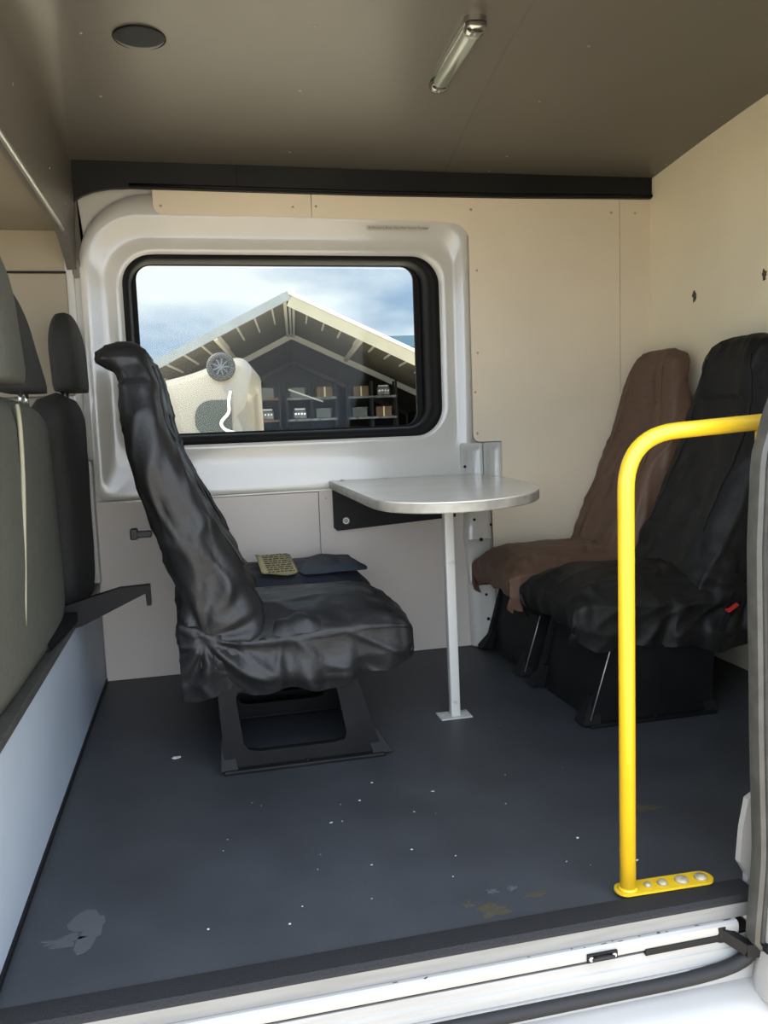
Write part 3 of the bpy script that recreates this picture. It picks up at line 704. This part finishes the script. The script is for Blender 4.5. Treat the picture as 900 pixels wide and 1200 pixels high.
# black arm on bulkhead rail
t_ = thing('seat_arm_bracket', 'black angled metal arm reaching out over the low bulkhead', 'bracket', (-.02, 1.17, .392))
bm = bmesh.new(); pp = [(-.03, -.03), (.045, -.012), (.235, .073), (.237, .035), (.250, .035), (.250, .098), (.16, .095), (.07, .072), (-.03, .045)]
prism(bm, pp, lambda x, z: (x, -.018, z), lambda x, z: (x, .018, z)); a_ = obj('arm', bm, 'black', t_)
bm = bmesh.new(); bar(bm, (-.01, -.35, .008), (.02, .02, .02), .035, .03); obj('base_bar', bm, 'black', t_)

# ------------------------------------------------------------------ sliding door (open), its seal and roller arm
def DP(y, z): return y, z
sx_tab = [(-.20, 1.352), (-.06, 1.372), (.12, 1.384), (.40, 1.374), (.71, 1.366), (.867, 1.371), (.942, 1.392), (1.05, 1.44), (1.3, 1.52), (1.80, 1.62)]
t_ = thing('sliding_door', 'open white sliding door with grey seal at the right edge', 'door', (1.37, -.14, 0))
def edge_x(z): return interp(sx_tab, z)[0]-1.37
bm = bmesh.new(); loops = []
for k in range(41):
    z = -.16+1.95*k/40; x = edge_x(z)+.022
    loops.append([Vector((x, -.005, z)), Vector((x+.012, -.055, z)), Vector((x+.05, -.07, z)), Vector((1.5, -.07, z)), Vector((1.5, .03, z)), Vector((x+.035, .03, z)), Vector((x+.012, .02, z))])
skin_loops(bm, loops); smooth_by_angle(obj('door_panel', bm, 'seal_paint', t_), 40)
bm = bmesh.new(); pts = [Vector((edge_x(-.05+1.8*k/60)+.012, 0, -.05+1.8*k/60)) for k in range(61)]
pts = [Vector((.045, .0, -.062)), Vector((.022, .0, -.060))] + pts
L1 = []
for i, p in enumerate(pts):
    q0 = pts[max(i-1, 0)]; q1 = pts[min(i+1, len(pts)-1)]; tt_ = (q1-q0).normalized(); nn = Vector((tt_.z, 0, -tt_.x))
    sec = [(-.013, .004), (-.011, .016), (-.003, .020), (.001, .014), (.004, .018), (.012, .016), (.014, .0), (.012, -.012), (.004, -.016), (.001, -.010), (-.003, -.016), (-.011, -.012)]
    L1.append([p+nn*a+Vector((0, b, 0)) for a, b in sec])
skin_loops(bm, L1); sl = smooth_by_angle(obj('door_seal', bm, 'seal', t_, label='worn grey rubber edge seal'), 50)
bm = bmesh.new(); bar(bm, (-.035, .045, -.052), (.005, .01, -.075), .020, .022); bar(bm, (.0, .012, -.075), (.10, -.01, -.075), .022, .026); cyl(bm, (-.035, .045, -.07), (0, 0, 1), .014, .03, 16); 
arm_ = obj('roller_arm', bm, 'black', t_)
bm = bmesh.new(); box(bm, .018, .12, -.03, .0, -.068, -.052, bev=.004); obj('roller_cover', bm, 'black', arm_)
bm = bmesh.new(); prism(bm, [(.040+.011*math.cos(a), -.020+.006*math.sin(a)) for a in [2*math.pi*k/20 for k in range(20)]], lambda x, y: (x, y, -.052), lambda x, y: (x, y, -.0512)); obj('oval_sticker', bm, 'speck', arm_)
text('mark', 'OK', .008, (.033, -.023, -.051), (0, 0, 0), 'red', arm_) if False else None
bm = bmesh.new()
bar(bm, (.034, -.020, -.0508), (.047, -.020, -.0508), .003, .0006); obj('sticker_mark', bm, 'red', arm_)
# track catch and slot on the sill
t_ = thing('door_catch', 'small black catch with two white screws on the sill rail', 'catch', (1.08, -.107, -.050))
obj('catch_plate', B(-.031, .031, -.004, .002, -.009, .008, bev=.002), 'black', t_)
bm = bmesh.new(); tube(bm, catmull([(-.022, -.006, -.002), (-.01, -.010, .002), (.01, -.010, .002), (.022, -.006, -.002)], 5), .0035, 8); obj('latch_bar', bm, 'rubber', t_, smooth=True)
for s in (-1, 1): obj('screw', dome(bmesh.new(), (s*.0235, -.004, -.001), (0, -1, 0), .0048, .003), 'speck', t_, smooth=True)
struct('trim_19', B(1.17, 1.34, -.1085, -.08, -.068, -.055, bev=.002), 'black')
# rubber seal along the lower sill, sweeping up to the door
bm = bmesh.new(); pts = [(-.6+1.7*k/12, -.117, -.124) for k in range(13)] + [(1.2, -.118, -.1235), (1.28, -.12, -.120), (1.34, -.122, -.112), (1.375, -.124, -.098), (1.39, -.125, -.08)]
tube(bm, catmull(pts, 3), .0135, 14); struct('trim_20', bm, 'rubber', smooth=True)
# body jamb gusset behind the seal
bm = bmesh.new(); pp = [(1.432, -.03), (1.432, .02), (1.414, .05), (1.420, .12), (1.432, .18), (1.50, .22), (1.50, -.03)]
prism(bm, pp, lambda x, z: (x, -.05, z), lambda x, z: (x, -.035, z)); struct('trim_21', bm, 'seal_paint')

# ------------------------------------------------------------------ marks on the floor
def mark(name, x, y, rx, ry, seed, m, rough=.5): return obj(name, blob(bmesh.new(), x, y, .0, rx, ry, seed, h=.0008, rough=rough), m, floor)
mark('mud_stain', .905, .010, .030, .016, 1, 'dirt', .9); mark('mud_stain', .868, .042, .012, .008, 2, 'dirt', .9)
mark('mud_stain', 1.012, .038, .019, .008, 5, 'dirt', .9); mark('mud_stain', 1.42, .31, .03, .02, 6, 'dirt', .9)
mark('scuff', .135, .175, .032, .05, 8, 'chalk', .8); mark('scuff', .09, .14, .04, .018, 9, 'chalk', .8)
mark('scuff', .930, .072, .014, .006, 10, 'chalk', .9); mark('scuff', .972, .070, .009, .006, 12, 'chalk', .9)
rnd = random.Random(11)
for k in range(34):
    x = rnd.uniform(.25, 1.35); y = rnd.uniform(.05, .95); s = rnd.choice((.0007, .0009, .0013, .002))
    mark('speck', x, y, s*rnd.uniform(.8, 1.8), s, k+20, 'speck', .6)
o = obj('paper_scrap', blob(bmesh.new(), .283, .986, 0, .011, .007, 5, h=.002, rough=.5), 'speck'); tag(o, 'small torn white scrap on the floor left of the seat pedestal', 'scrap')
bl = lambda x, y: None

# ================================================================== OUTSIDE
GZ = -.62
bm = B(-60, 80, -40, 120, GZ-.1, GZ); struct('ground', bm, 'asphalt')
d = Vector((.1170, .99313, 0)).normalized(); e = Vector((d.y, -d.x, 0)); cam0 = Vector((.3946, -1.4387, 0))
O = cam0+d*26; rot = math.atan2(e.y, e.x)
shed = thing('open_shed', 'open gabled steel shed with white frames seen through the window', 'shed', (O.x, O.y, GZ), rot)
AP = 5.58; SL = .485; HW = 7.0   # apex height, slope, half width
def rz_(x, ap=AP): return ap-SL*abs(x)
FR = [0, 10.6, 25.5]
for f_ in FR:
    bm = bmesh.new(); wd = .16 if f_ else .10
    for s in (-1, 1):
        bar(bm, (0, f_, AP-.12), (s*HW, f_, rz_(HW)-.12), (.2 if f_ else .12), .27 if f_ else .07, (0, 0, 1))
        bar(bm, (s*HW, f_, 0), (s*HW, f_, rz_(HW)), .2, .2, (0, 1, 0))
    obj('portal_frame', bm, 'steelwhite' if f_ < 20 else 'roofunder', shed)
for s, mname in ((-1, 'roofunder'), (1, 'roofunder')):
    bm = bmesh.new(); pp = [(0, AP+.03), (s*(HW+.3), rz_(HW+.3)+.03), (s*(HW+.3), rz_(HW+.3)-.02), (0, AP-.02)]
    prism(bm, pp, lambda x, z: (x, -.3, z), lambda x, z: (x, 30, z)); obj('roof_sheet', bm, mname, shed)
    for k in range(1, 13):
        x = s*k*HW/12.5; z = rz_(x)-.05
        obj('purlin', bar(bmesh.new(), (x, 0, z), (x, 4.6, z), .05, .06), 'steelwhite', shed)
    x = s*2.3; obj('roof_beam', bar(bmesh.new(), (x, 0, rz_(x)-.13), (x, 10.6, rz_(x)-.13), .13, .16), 'steelwhite', shed)
bm = bmesh.new(); box(bm, -.20, -.10, 0, 10.6, AP-.20, AP-.09); box(bm, .08, .16, 0, 10.6, AP-.22, AP-.10); box(bm, -.04, .03, 0, 10.6, AP-.20, AP-.10); obj('ridge_beam', bm, 'steelwhite', shed)
obj('ridge_cap', B(-.16, .16, -.35, .1, AP-.06, AP+.10, bev=.03), 'steelwhite', shed)
bm = bmesh.new(); bar(bm, (0, -.33, AP-.06), (-HW-.3, -.33, rz_(HW+.3)-.06), .05, .26); obj('fascia_board', bm, 'fascia_grey', shed)
bm = bmesh.new(); bar(bm, (0, -.33, AP-.20), (HW+.3, -.33, rz_(HW+.3)-.26), .05, .42); obj('fascia_board', bm, 'fascia_cream', shed)
bm = bmesh.new(); bar(bm, (0, -.36, AP+.0), (HW+.3, -.36, rz_(HW+.3)-.0), .05, .10); obj('verge_flashing', bm, 'steelwhite', shed)
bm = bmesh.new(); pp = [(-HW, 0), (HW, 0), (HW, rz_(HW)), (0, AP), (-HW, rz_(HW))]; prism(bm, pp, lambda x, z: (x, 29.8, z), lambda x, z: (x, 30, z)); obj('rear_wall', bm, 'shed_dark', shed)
bm = bmesh.new(); box(bm, HW, HW+.1, 0, 30, 0, rz_(HW)); obj('side_wall', bm, 'shed_dark', shed)
bm = bmesh.new(); box(bm, -HW-.1, -HW, 4, 30, 0, rz_(HW)); obj('side_wall', bm, 'shed_dark', shed)
def wp(lx_, ly_, lz_=0): return O+e*lx_+d*ly_+Vector((0, 0, GZ+lz_))
# pallet racks in the shed
names = ['pallet rack holding brown boxes at the left inside the shed', 'pallet rack with engine parts in the middle of the shed', 'dark pallet rack at the right inside the shed']
for i, (lx_, lab) in enumerate(zip((-1.6, .7, 3.2), names)):
    p = wp(lx_, 7+i*.6); rk = thing('storage_rack', lab, 'rack', p, rot, 'racks inside the shed')
    for sx_ in (-1.0, 0, 1.0):
        for y_ in (0, .9): obj('post', B(sx_-.045, sx_+.045, y_-.045, y_+.045, 0, 3.3), 'black', rk)
    for z_ in (.9, 1.75, 2.6):
        obj('shelf', B(-1.0, 1.0, -.05, .95, z_, z_+.09), 'crate' if i == 0 else 'engine', rk)
labs = {'crate': ('storage_box', 'brown box on a rack inside the shed', 'box'), 'bin': ('parts_bin', 'grey green parts bin on a rack inside the shed', 'bin'), 'engine': ('engine_block', 'greasy engine block on a rack inside the shed', 'engine')}
rnd = random.Random(3); place = {'crate': 0}
words_ = ['left', 'middle', 'right']
for i, lx_ in enumerate((-1.6, .7, 3.2)):
    for zi, z_ in enumerate((1.84, 2.69)):
        for si, sx_ in enumerate((-.5, .5)):
            kind = ('crate', 'engine', 'bin')[(i+zi+si) % 3]; nm, lab, cat = labs[kind]; p = wp(lx_+sx_, 7.3+i*.6, z_)
            lab2 = {'crate': 'brown box', 'bin': 'grey green parts bin', 'engine': 'greasy engine block'}[kind]+' on the '+('lower', 'upper')[zi]+' shelf of the '+words_[i]+' shed rack'
            t2 = thing(nm, lab2, cat, p, rot+rnd.uniform(-.2, .2))
            if kind == 'engine':
                obj('block', B(-.26, .26, -.22, .22, 0, .34, bev=.03), 'engine', t2)
                for q in range(4): obj('port', cyl(bmesh.new(), (-.18+.12*q, -.22, .2), (0, -1, 0), .04, .10, 10), 'chrome', t2)
                obj('rocker_cover', B(-.22, .22, -.10, .10, .34, .44, bev=.03), 'alu', t2)
            elif kind == 'bin':
                bm = bmesh.new(); box(bm, -.30, .30, -.25, .25, 0, .38, bev=.02); obj('body', bm, 'bin', t2); obj('rim', B(-.32, .32, -.27, .27, .36, .40, bev=.01), 'engine', t2)
            else:
                obj('carton', B(-.32, .32, -.28, .28, 0, .40, bev=.008), 'crate', t2); obj('tape', B(-.03, .03, -.283, .283, .0, .403), 'paper', t2)
# leaning white pole inside shed
o = obj('loose_pole', bar(bmesh.new(), wp(-.2, 5.9, 2.95), wp(1.1, 5.9, 2.45), .05, .05), 'steelwhite'); tag(o, 'thin white pole slanting across the shed racks', 'pole')
# pale van parked in front of the shed, left
vd = 12.0; vp = cam0+d*vd+e*(-1.75)
vn = thing('parked_van', 'pale beige panel van with green tinted glass parked outside the window', 'van', (vp.x, vp.y, GZ), rot)
VS = [(p.x, p.y) for p in catmull([(-1.05, .3, 0), (-1.05, 1.4, 0), (-.98, 2.0, 0), (-.6, 2.2, 0), (-.2, 2.30, 0), (.3, 2.42, 0), (.75, 2.58, 0), (1.0, 2.62, 0), (1.15, 2.46, 0), (1.10, 2.24, 0), (.95, 2.06, 0), (.92, 1.8, 0), (1.0, 1.4, 0), (1.02, .3, 0)], 4)]
bm = bmesh.new(); loops = []
for y_, inset, top_ in ((0, .10, 1.92), (.12, .03, 2.18), (.5, 0, 2.30), (3.6, 0, 2.32), (4.2, .02, 1.5), (5.0, .08, 1.15), (5.1, .15, .9)):
    lp_ = []
    for (x, z) in VS: lp_.append(Vector((.05+(x-.05)*(1-inset*.6), y_, .3+(z-.3)*(top_-.3)/2.02)))
    loops.append(lp_)
skin_loops(bm, loops); smooth_by_angle(obj('body', bm, 'vanpale', vn), 40)
bm = bmesh.new(); prism(bm, rrect(.34, .86, 1.50, 1.98, (.16, .05, .05, .24), 6), lambda x, z: (x, -.02, z), lambda x, z: (x, .10, z)); obj('rear_window', bm, 'vanglass', vn)
bm = bmesh.new(); tube(bm, catmull([(.86, -.05, 2.1), (.83, -.06, 1.95), (.82, -.06, 1.80), (.71, -.06, 1.66), (.76, -.06, 1.56), (.92, -.05, 1.50)], 6), .022, 8); obj('window_strut', bm, 'steelwhite', vn, smooth=True)
bm = bmesh.new(); box(bm, -.1, 1.14, -.16, .05, 1.34, 1.49, bev=.03); obj('rear_ledge', bm, 'steelwhite', vn)
bm = bmesh.new(); tube(bm, catmull([(-.35, -.02, 1.70), (-.32, -.03, 1.80), (-.2, -.03, 1.86), (-.1, -.02, 1.93)], 5), .018, 8); obj('body_crease', bm, 'vanpale', vn, smooth=True)
for s in (-1, 1):
    for y_ in (.9, 4.2):
        w_ = obj('wheel', cyl(bmesh.new(), (s*.98+.05-.1*(s > 0)*0-.11, y_, .33), (1, 0, 0), .33, .22, 24), 'tyre', vn, smooth=False)
        obj('wheel_rim', cyl(bmesh.new(), (s*.98+.05-.115, y_, .33), (1, 0, 0), .2, .23, 20), 'wheel_rim', w_)
# spare wheel carried high on the van's rear
sw = obj('spare_wheel', tube(bmesh.new(), [Vector((.745+.155*math.cos(a), -.03, 2.44+.155*math.sin(a))) for a in [2*math.pi*k/28 for k in range(29)]], .05, 12), 'tyre', vn, smooth=True)
bm = bmesh.new()
for k in range(9):
    a = 2*math.pi*k/9; bar(bm, (.745, -.06, 2.44), (.745+.12*math.cos(a), -.06, 2.44+.12*math.sin(a)), .018, .03, (0, 1, 0))
cyl(bm, (.745, -.08, 2.44), (0, 1, 0), .035, .05, 14); obj('rim_spokes', bm, 'wheel_rim', sw)
obj('hub_disc', cyl(bmesh.new(), (.745, -.045, 2.44), (0, 1, 0), .13, .03, 24), 'tyre', sw)
# distant buildings
p = cam0+d*60+e*13.5
bd = thing('warehouse', 'pale ribbed warehouse with blue roof edge beyond the shed', 'building', (p.x, p.y, GZ), rot)
obj('wall', B(-7, 9, 0, 12, 0, 6.9), 'ribbed', bd)
bm = bmesh.new()
for k in range(64): box(bm, -7+.25*k, -7+.25*k+.10, -.08, 0, 0, 6.9)
obj('rib', bm, 'ribbed', bd, kind='stuff')
obj('roof', B(-7.6, 9.5, -.4, 12, 6.9, 7.7), 'bluegrey', bd)
p = cam0+d*62+e*(-15)
bd = thing('far_building', 'long low building with blue grey roof at the window left edge', 'building', (p.x, p.y, GZ), rot)
obj('wall', B(-9, 9, 0, 10, 0, 5.6), 'ribbed', bd); obj('roof', B(-9.5, 9.5, -.4, 10, 5.6, 6.4), 'bluegrey', bd)
